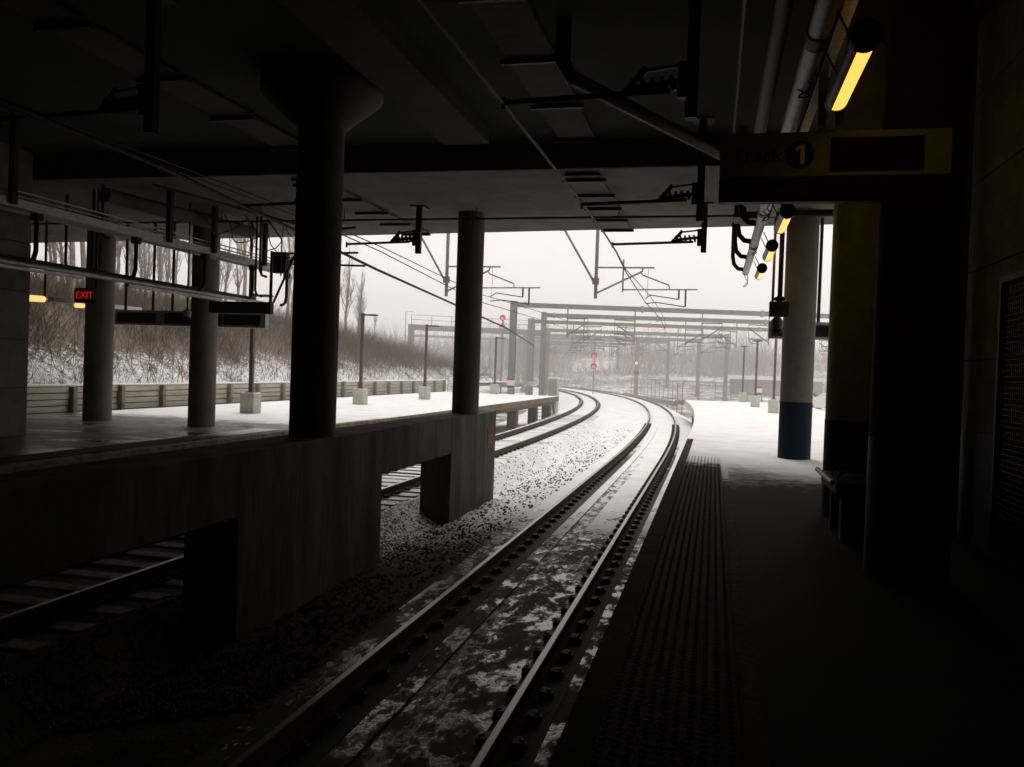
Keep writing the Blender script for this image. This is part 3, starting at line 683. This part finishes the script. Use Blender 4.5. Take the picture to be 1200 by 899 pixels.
# ------------------------------------------------------------------ platform lamps
def lamp_post(label, side):
    L = empty('platform_lamp', (0,0,0)); L['category'] = 'lamp post'
    MB().box(-.23,.23,-.23,.23,0,.60).build('pedestal', M['pedestal'], L, local=True, bevel=.02)
    MB().box(-.21,.21,-.21,.21,.601,.625).build('snow_cap', M['snow'], L, local=True, bevel=.01)
    MB().box(-.13,.13,-.13,.13,.60,.65).build('base_plate', M['bronze'], L, local=True)
    MB().box(-.055,.055,-.055,.055,.64,3.62).build('pole', M['bronze'], L, local=True)
    if side:
        MB().bar((0,0,3.55),(.25,0,3.55),.05,.06).build('arm', M['bronze'], L, local=True)
        MB().lathe([(.05,.03),(.2,.015),(.22,-.02),(.2,-.045)], (.42,0,3.56), 20).build('lamp_head', M['bronze'], L, local=True)
    else:
        MB().lathe([(.06,.05),(.26,.02),(.28,-.01),(.25,-.035)], (0,0,3.62), 20).build('lamp_head', M['bronze'], L, local=True)
    return L
p = None
lab = ['platform lamp nearest the overpass on the left platform, its pole behind the display boards','first platform lamp right of the thick dark column, on the left platform','platform lamp on the left platform just left of the round column on the wall','platform lamp on the left platform hidden behind the round column on the wall','farthest platform lamp on the left platform, by the warning notice']
for (y, x), n in zip(((23.3,-13.61),(31.6,-13.64),(39.2,-13.59),(45.8,-13.55),(52.4,-13.51)), lab):
    o = p = lamp_post('', True) if p is None else copy_tree(p)
    o.location = (x, y, 0); o['label'] = n; o['group'] = 'lamps along the left platform'
p = None
lab = ['platform lamp on the right platform half hidden behind the yellow-lit column','platform lamp on the right platform hidden behind the blue-footed column','platform lamp on the right platform just left of the blue-footed column','platform lamp on the right platform with the red and white notice behind its foot','farthest platform lamp on the right platform']
for (y, x), n in zip(((23.5,3.28),(32.3,3.05),(41.2,2.72),(48.6,2.24),(57.5,1.84)), lab):
    o = p = lamp_post('', False) if p is None else copy_tree(p)
    o.location = (x, y, 0); o['label'] = n; o['group'] = 'lamps along the right platform'

# end railings and notices
def railing(pts, label):
    Rl = empty('railing', pts[0], label, 'railing')
    for z in (1.0, .55, .12):
        MB().tube([(x,y,z+q) for x,y,q in pts], .022, 6).build('rail', M['galv'], Rl)
    for x, y, q in pts: MB().tube([(x,y,q),(x,y,q+1.05)], .025, 6).build('post', M['galv'], Rl)
    return Rl
railing([(-16.8,53,0),(-15.3,53,0),(-13.8,53,0),(-12.6,53,0),(-11.5,53,0)], 'grey pipe railing across the end of the left platform')
railing([(-1.0,56.6,0),(.6,57.1,0),(2.2,57.7,0),(3.8,58.3,0),(5.4,58.8,0)], 'pipe railing across the end of the right platform')
def notice(x, y, z, label, wd=.46, h=.62):
    N_ = empty('notice_sign', (x,y,z), label, 'sign')
    MB().box(x-wd/2,x+wd/2,y-.02,y,z,z+h).build('board', M['white_sign'], N_)
    MB().box(x-wd/2+.01,x+wd/2-.01,y-.026,y-.021,z+h*.78,z+h-.01).build('red_header', M['red_paint'], N_)
    MB().box(x-wd/2+.02,x+wd/2-.02,y-.026,y-.021,z+.03,z+h*.32).build('dark_panel', M['grey_letter'], N_)
notice(-12.6, 52.95, .35, 'red, white and black notice on the railing at the end of the left platform', .5, .7)
notice(2.8, 56.9, .45, 'red and white notice beside a lamp at the end of the right platform')
for x, y, z, lb, wd in ((-11.5, 62, -1.2, 'grey equipment cabinet with snow on top beyond the end of the left platform', .7),):
    K = empty('equipment_cabinet', (x,y,z), lb, 'cabinet')
    MB().box(x-wd/2,x+wd/2,y-.4,y+.4,z-.9,1.0).build('body', M['pedestal'], K, bevel=.02)
    MB().box(x-wd/2-.06,x+wd/2+.06,y-.46,y+.46,1.002,1.10).build('snow_cap', M['snow'], K, bevel=.03)
    MB().box(x-wd/2+.06,x+wd/2-.06,y-.425,y-.401,z,.9).build('door', M['galv'], K)

# ------------------------------------------------------------------ gantries
def gantry(a, b, zb, label, d=.46, pw=.45, posts=(1,1), mat='galv_far', drops=4, base=-1.9):
    d *= .86; pw *= .86
    A, Bv = Vector((*a, 0)), Vector((*b, 0)); G_ = empty('gantry', (a[0], a[1], base), label, 'gantry', 'catenary gantries across the tracks')
    MB().bar(A+Vector((0,0,zb)), Bv+Vector((0,0,zb)), d*.7, d).build('beam', M[mat], G_)
    for on, P_ in zip(posts, (A, Bv)):
        if on:
            m = MB(); h = pw/2; x, y = P_.x, P_.y
            m.box(x-h,x+h,y-h,y-h+.04,base,zb+.3); m.box(x-h,x+h,y+h-.04,y+h,base,zb+.3); m.box(x-.03,x+.03,y-h+.04,y+h-.04,base,zb+.28); m.box(x-h-.15,x+h+.15,y-h-.15,y+h+.15,base,base+.7)
            m.build('post', M['galv_far'], G_)
    L_ = (Bv-A); n = L_.normalized(); L_ = L_.length
    for f in (.03, .34, .66, .97):
        q = A + n*L_*f; q.z = zb; MB().bar(q-n*.09, q+n*.09, d*.7+.12, d+.16).build('flange', M['galv'], G_)
    for k in range(drops):
        f = (k+.8)/(drops+.6); q = A+n*L_*f
        MB().bar((q.x,q.y,zb-d/2-.005),(q.x,q.y,zb-2.6),.1,.1).build('drop_post', M['galv_far'], G_)
        m = MB(); s_ = -1 if k % 2 else 1
        e = q+n*1.7*s_
        for z0, z1 in ((zb-1.0,zb-.95),(zb-2.4,zb-1.25),(zb-2.2,zb-2.15)): m.tube([(q.x,q.y,z0),(e.x,e.y,z1)], .045, 5)
        m.tube([(e.x,e.y,zb-2.2),(e.x+n.x*.2,e.y,zb-2.5),(q.x+n.x*s_*.8,q.y,zb-2.55)], .03, 5)
        m.tube([(e.x,e.y,zb-.9),(e.x,e.y,zb-2.2)], .02, 5)
        m.build('cantilever', M['dark'], G_)
    return G_
gantry((-16.5,69.5),(14.2,77.6),7.0,'nearest grey steel gantry, its left post beside the red signal', .46, .6, drops=5)
gantry((-16.4,82),(15.5,88.2),7.0,'second grey steel gantry behind the nearest one', .46, .55, drops=6)
gantry((-20.0,93.0),(17.5,102.5),7.0,'third gantry with a rusty yellowish beam and a broad left post', .46, .8, mat='rust_far', drops=6)
gantry((-21.9,111),(1.5,117),6.95,'fourth gantry, its right post nearest the lamps of the right platform', .5, .6, drops=5)
gantry((-28,126),(-2.4,131.5),6.9,'fifth gantry with a plain grey right post between two others', .5, .6, drops=5)
gantry((-31.6,138),(-7.5,142.5),6.9,'sixth gantry, misty grey, its post right of the amber signal', .5, .6, drops=4)
gantry((-38,152),(-13.8,157),6.9,'seventh gantry, faint grey in the mist', .5, .6, drops=4)
gantry((-44,166),(-19,172),6.9,'farthest gantry, almost lost in the mist', .5, .6, drops=4)
SB = empty('signal_bridge', (-38.4, 104.7, -1.9), 'signal bridge with a railed walkway beyond the left platform', 'signal bridge')
a, b = Vector((-38.4,104.7,0)), Vector((-22,113,0))
MB().bar(a+Vector((0,0,6.6)), b+Vector((0,0,6.6)), .9, .7).build('beam', M['galv_far'], SB)
MB().box(-38.75,-38.05,104.4,105.0,-1.9,7.0).build('post', M['galv_far'], SB)
MB().box(b.x-.3,b.x+.3,b.y-.3,b.y+.3,-1.9,7.0).build('post', M['galv_far'], SB)
for z in (7.6, 8.2): MB().bar(a+Vector((0,0,z)), b+Vector((0,0,z)), .06, .06).build('handrail', M['galv_far'], SB)
for i in range(8):
    q = a.lerp(b, i/7.); MB().bar((q.x,q.y,6.95),(q.x,q.y,8.2),.06,.06).build('stanchion', M['galv_far'], SB)
MB().tube([(-39.1,104.4,-1.9),(-39.1,104.4,8.6),(-38.2,104.7,8.6)], .05, 6).build('ladder', M['galv_far'], SB)
gantry((-55,150),(-40,158),7.2,'low grey gantry behind the signal bridge at the left', .5, .7, drops=2)
def signal(x, y, zs, mats, mast, label, pole=None):
    S_ = empty('rail_signal', (x,y,mast[0]), label, 'signal')
    MB().tube([(x,y+.25,mast[0]),(x,y+.25,mast[1])], .12 if pole is None else pole, 8).build('mast', M['galv_far'], S_)
    for z, mt in zip(zs, mats):
        m = MB().tube([(x,y,z),(x,y+.12,z)], .37, 20); m.build('signal_head', M['dark'], S_)
        m = MB().tube([(x,y-.06,z-.08),(x,y-.005,z-.08)], .23, 16); m.build('lens', M[mt], S_)
signal(-26.0, 103.6, (8.0, 6.85), ('red_sig','red_sig'), (-1.9, 8.3), 'red double signal on the mast left of the nearest gantry post')
signal(-14.6, 105.5, (3.65, 2.35), ('red_sig','red_sig'), (-1.9, 7.0), 'red double signal hanging over the tracks below the gantries', .07)
signal(-11.3, 128, (3.25, 1.75), ('amber','dark'), (-1.9, 6.9), 'signal with one amber light on a yellowish mast by the far fence', .3)

# ------------------------------------------------------------------ fence, cars, shed
FN = empty('chain_fence', (6, 92, -1), 'thin grey wire fence along the far side of the tracks', 'fence')
fp = [Vector((16,101,0)), Vector((-3,86.8,0)), Vector((-10.5,112,0))]
m = MB()
for A_, B_ in zip(fp[:-1], fp[1:]):
    n = int((B_-A_).length/1.9)
    for i in range(n+1):
        q = A_.lerp(B_, i/n); MB().tube([(q.x,q.y,-2.2),(q.x,q.y,1.0)], .04, 5).build('post', M['galv_far'], FN)
    for z in (.98, -.9): m.bar(A_+Vector((0,0,z)), B_+Vector((0,0,z)), .05, .05)
    for i in range(n*14):
        q = A_.lerp(B_, i/(n*14)); m.bar((q.x,q.y,-.9),(q.x,q.y,.98),.007,.007)
m.build('mesh', M['galv_far'], FN)
kb = [Vector((16,100.2,0)), Vector((-3.6,85.8,0)), Vector((-11.3,111,0))]
m = MB()
for A_, B_ in zip(kb[:-1], kb[1:]): m.bar(A_+Vector((0,0,-1.25)), B_+Vector((0,0,-1.1)), .3, .4)
tag(m.build('kerb_wall', M['galv_far']), 'low dark kerb wall at the foot of the far fence', 'wall')

def car(x, y, rz, label):
    C = empty('parked_car', (0,0,0)); tag(C, label, 'car')
    side = [(-2.2,.35),(-2.25,.75),(-2.05,.95),(-1.55,1.0),(-.95,1.42),(.55,1.45),(1.25,1.02),(2.1,.86),(2.28,.6),(2.25,.33)]
    rings = []
    for xx, ins in ((-.86,.08),(-.8,.0),(.8,.0),(.86,.08)):
        rings.append([Vector((xx*(.84 if z > 1.1 else 1), yy, z-ins*(1 if z > .5 else -1)*.5)) for yy, z in side])
    MB().sweep(rings).build('body', M['white_sign'], C, local=True)
    m = MB()
    for sx in (-1, 1):
        m.add([(sx*.80,-1.35,1.04),(sx*.80,1.05,1.04),(sx*.735,.5,1.38),(sx*.735,-.9,1.38)], [(0,1,2,3)])
    m.add([(-.68,1.27,1.045),(.68,1.27,1.045),(.62,.62,1.42),(-.62,.62,1.42)], [(0,1,2,3)]); m.add([(-.68,-1.58,1.03),(.68,-1.58,1.03),(.62,-1.02,1.40),(-.62,-1.02,1.40)], [(0,1,2,3)])
    m.build('windows', M['glass_black'], C, local=True)
    for sx in (-.78,.78):
        for yy in (-1.35,1.4): MB().tube([(sx-.1,yy,.32),(sx+.1,yy,.32)], .32, 16).build('wheel', M['black'], C, local=True)
    MB().box(-.62,.62,-.92,.5,1.44,1.50).build('snow_cap', M['snow'], C, local=True, bevel=.03)
    C.location = (x,y,-.9); C.rotation_euler = (0,0,rz)
car(8.9, 70, R(70), 'snow-covered pale car parked beyond the right platform, between the columns')
car(7.2, 76.5, R(64), 'pale car parked behind the snow-covered one, seen beside the blue-footed column')
SH = empty('shed', (7, 138, -1), 'long low grey building with a snowy roof far behind the lamps', 'building')
MB().box(2.5, 16, 136, 142, -2, 1.3).build('wall', M['galv_far'], SH)
MB().box(2.1, 16.4, 135.6, 142.4, 1.302, 1.9).build('roof', M['snow'], SH)

# ------------------------------------------------------------------ embankment, retaining wall, brush, trees
def top_h(y): return float(np.interp(y, [15, 38, 48, 58, 68, 85], [3.5, 3.2, 2.9, 1.9, .4, -.6]))
def hill_h(x, y):
    u = -17.9 - x
    return .45 + min(max(0, u)*.56, top_h(y) + max(0,u-7)*.05) + .18*math.sin(x*.9+y*.31)*math.sin(y*.7) if u > 0 else .45
HX, HY = frange(-17.9, -75, -.7), frange(16, 90, 1.)
m = MB(); m.v = [(x, y, hill_h(x, y)) for y in HY for x in HX]; n = len(HX)
m.f = [(j*n+i+1, j*n+i, (j+1)*n+i, (j+1)*n+i+1) for j in range(len(HY)-1) for i in range(n-1)]
tag(m.build('hillside', M['hill']), kind='structure')
RW = empty('retaining_wall', (-17.7, 36, -1), 'weathered timber retaining wall along the foot of the snowy bank', 'wall')
m = MB()
for k in range(10):
    z = -1.1 + k*.178
    for j in range(18):
        y0 = 18.6+j*2.0; m.box(-17.78+rnd.uniform(-.012,.012), -17.62+rnd.uniform(-.02,.02), y0+.01, y0+1.99, z+.014, z+.164)
m.build('planks', M['wood'], RW, smooth=False)
MB().box(-17.77,-17.68,18.6,54.6,-1.1,.675).build('backing', M['black'], RW)
for j in range(19):
    MB().box(-17.62,-17.46,18.55+j*2.0-.08,18.55+j*2.0+.08,-1.2,.70+rnd.uniform(-.03,.04)).build('post', M['wood_dark'], RW, bevel=.01)
MB().box(-17.9,-17.64,18.6,54.6,.682,.74).build('snow_cap', M['snow'], RW, bevel=.02)

def twigs(n, seed, place, hr, wd, lean=.35, segs=2):
    rg = np.random.default_rng(seed); V = []; Fc = []
    for _ in range(n):
        p = place(rg)
        if p is None: continue
        h = rg.uniform(*hr); a = rg.random()*6.283; ln = lean*rg.random()
        d = np.array([math.cos(a)*ln, math.sin(a)*ln, 1.]); d /= np.linalg.norm(d); p = np.array(p); w0 = wd*rg.uniform(.7,1.3)
        o = len(V)
        for s_ in range(segs+1):
            f = s_/segs; c = p+d*h*f + np.array([math.cos(a+1), math.sin(a+1), -.25])*h*.22*f*f; ww = w0*(1-.75*f)
            for k in range(3): V.append((c[0]+ww*math.cos(2.094*k+a), c[1]+ww*math.sin(2.094*k+a), c[2]))
        for s_ in range(segs):
            for k in range(3): k2 = (k+1)%3; Fc.append((o+s_*3+k, o+s_*3+k2, o+s_*3+3+k2, o+s_*3+3+k))
    m = MB(); m.v = V; m.f = Fc; return m
def pl_brush(rg):
    y = rg.uniform(19, 72); x = -17.9 - (rg.random()**.8)*20
    z = hill_h(x, y)
    lim = 2.15 + .7*math.sin(y*.55)+.4*math.sin(y*1.3)
    if y > 45: lim = 1.3
    if z < lim and rg.random() > .36: return None
    return (x, y, z-.05)
tag(twigs(105000, 5, pl_brush, (.3, 1.7), .0085, 1.1).build('hillside_brush', M['twig'], smooth=False), 'tangle of brown leafless brush covering the upper bank', 'brush', kind='stuff')
def pl_grass(rg):
    y = rg.uniform(18, 60); x = -17.95 - rg.random()*9; z = hill_h(x, y)
    if math.sin(x*1.7+y*.9)+math.sin(y*2.3-x) < -.2 and rg.random() < .6: return None
    return (x, y, z-.03)
tag(twigs(80000, 6, pl_grass, (.05, .2), .004, 2.4, 1).build('dry_grass', M['grass'], smooth=False), 'dead grass and stalks poking through the snow on the bank', 'grass', kind='stuff')

def bare_tree(seed, H, spread, lab):
    rg = random.Random(seed); T_ = empty('bare_tree', (0,0,0), lab, 'tree', 'bare trees on top of the bank')
    tr = MB(); br = MB()
    pts = []; x = y = 0.
    for i in range(7):
        f = i/6; pts.append((x, y, f*H)); x += rg.uniform(-.12,.12); y += rg.uniform(-.12,.12)
    tr.tube(pts, [.10*(1-.85*i/6)+.012 for i in range(7)], 6); tr.build('trunk', M['bark'], T_, local=True)
    def branch(p, d, L, r, lv):
        q = [p]; dd = d.copy()
        for i in range(3):
            dd = (dd + Vector((rg.uniform(-.18,.18), rg.uniform(-.18,.18), .22))).normalized(); q.append(q[-1]+dd*L/3)
        br.tube(q, [r, r*.75, r*.5, r*.25], 3, cap=False)
        if lv:
            for k in range(4):
                f = rg.uniform(.25,.95); i = min(2, int(f*3)); pp = q[i].lerp(q[i+1], f*3-i); a = rg.random()*6.283
                branch(pp, (dd*1.0+Vector((math.cos(a), math.sin(a), .2))*.8).normalized(), L*rg.uniform(.35,.6), r*.55, lv-1)
    for k in range(17):
        f = rg.uniform(.25, .97); i = min(5, int(f*6)); p_ = Vector(pts[i]).lerp(Vector(pts[i+1]), f*6-i); a = rg.random()*6.283
        branch(p_, Vector((math.cos(a)*spread, math.sin(a)*spread, 1)).normalized(), H*(.34-.22*f), .026*(1-.6*f)+.006, 2)
    br.build('branches', M['bark'], T_, local=True, smooth=False)
    return T_
protos = [bare_tree(11, 6.6, .35, 'tall upright leafless tree in the clump at the right end of the bank'), bare_tree(12, 5.6, .5, 'slender leafless tree on the upper bank behind the left platform'), bare_tree(13, 7.0, .4, 'slender leafless tree on the upper bank behind the left platform')]
first = [True]*3
def put(i, x, y, s, rz, lab):
    o = protos[i] if first[i] else copy_tree(protos[i]); first[i] = False
    o.location = (x, y, hill_h(x, y)-.1); o.scale = (s, s, s); o.rotation_euler = (0,0,rz); o['label'] = lab; o['group'] = 'bare trees on top of the bank'
for k, (x, y, s) in enumerate(((-28.2,56,1.25),(-27.0,57,1.2),(-26.4,58,1.1),(-25.7,59,.95),(-28.9,59,1.2),(-25.3,58,.75),(-27.6,58.5,1.15),(-24.9,60,.55))):
    put(k % 3, x, y, s, k*1.7, 'tall upright leafless tree in the clump at the right end of the bank')
rr = random.Random(4)
for k in range(56):
    y = rr.uniform(21, 50); x = rr.uniform(-23.5, -36)
    put(1 + k % 2, x, y, rr.uniform(.7, 1.15), rr.random()*6, 'slender leafless tree on the upper bank behind the left platform')

# far wood in the mist
rg = np.random.default_rng(9)
def pl_far(rg_):
    y = rg_.uniform(160, 235); x = rg_.uniform(-150, 90)
    if math.sin(x*.13+1.2)+math.sin(y*.21+x*.05)+math.sin(x*.31) < rg_.uniform(-1.6, .9): return None
    return (x, y, ground_h(x, y)-.2)
a = twigs(8000, 21, pl_far, (4, 10.5), .05, .35, 3); b = twigs(60000, 22, pl_far, (1.0, 6.0), .026, 1.3, 2)
def pl_low(rg_):
    y = rg_.uniform(135, 165); x = rg_.uniform(-120, 70)
    if math.sin(x*.17)+math.sin(y*.4+x*.08) < rg_.uniform(-1., .8): return None
    return (x, y, ground_h(x, y)-.2)
c = twigs(22000, 23, pl_low, (.4, 2.0), .03, 1.2, 2)
a.add(b.v, b.f); a.add(c.v, c.f)
tag(a.build('far_wood', M['bark_far'], smooth=False), 'leafless wood fading into the mist beyond the tracks', 'wood', kind='stuff')

# ------------------------------------------------------------------ snowy air
hz = MB().box(-250, 250, -65, 265, -4.5, 22).build('haze', M['snow'], smooth=False)
hm = bpy.data.materials.new('snowy_air'); hm.use_nodes = True; ht = hm.node_tree; ht.nodes.clear()
pv = ht.nodes.new('ShaderNodeVolumePrincipled'); pv.inputs['Color'].default_value = (.97,.965,.96,1); pv.inputs['Density'].default_value = .0042; pv.inputs['Anisotropy'].default_value = -.6
mo = ht.nodes.new('ShaderNodeOutputMaterial'); ht.links.new(pv.outputs[0], mo.inputs['Volume'])
hz.data.materials.clear(); hz.data.materials.append(hm)
tag(hz, 'pale snowy air over the whole station', 'haze', kind='stuff')
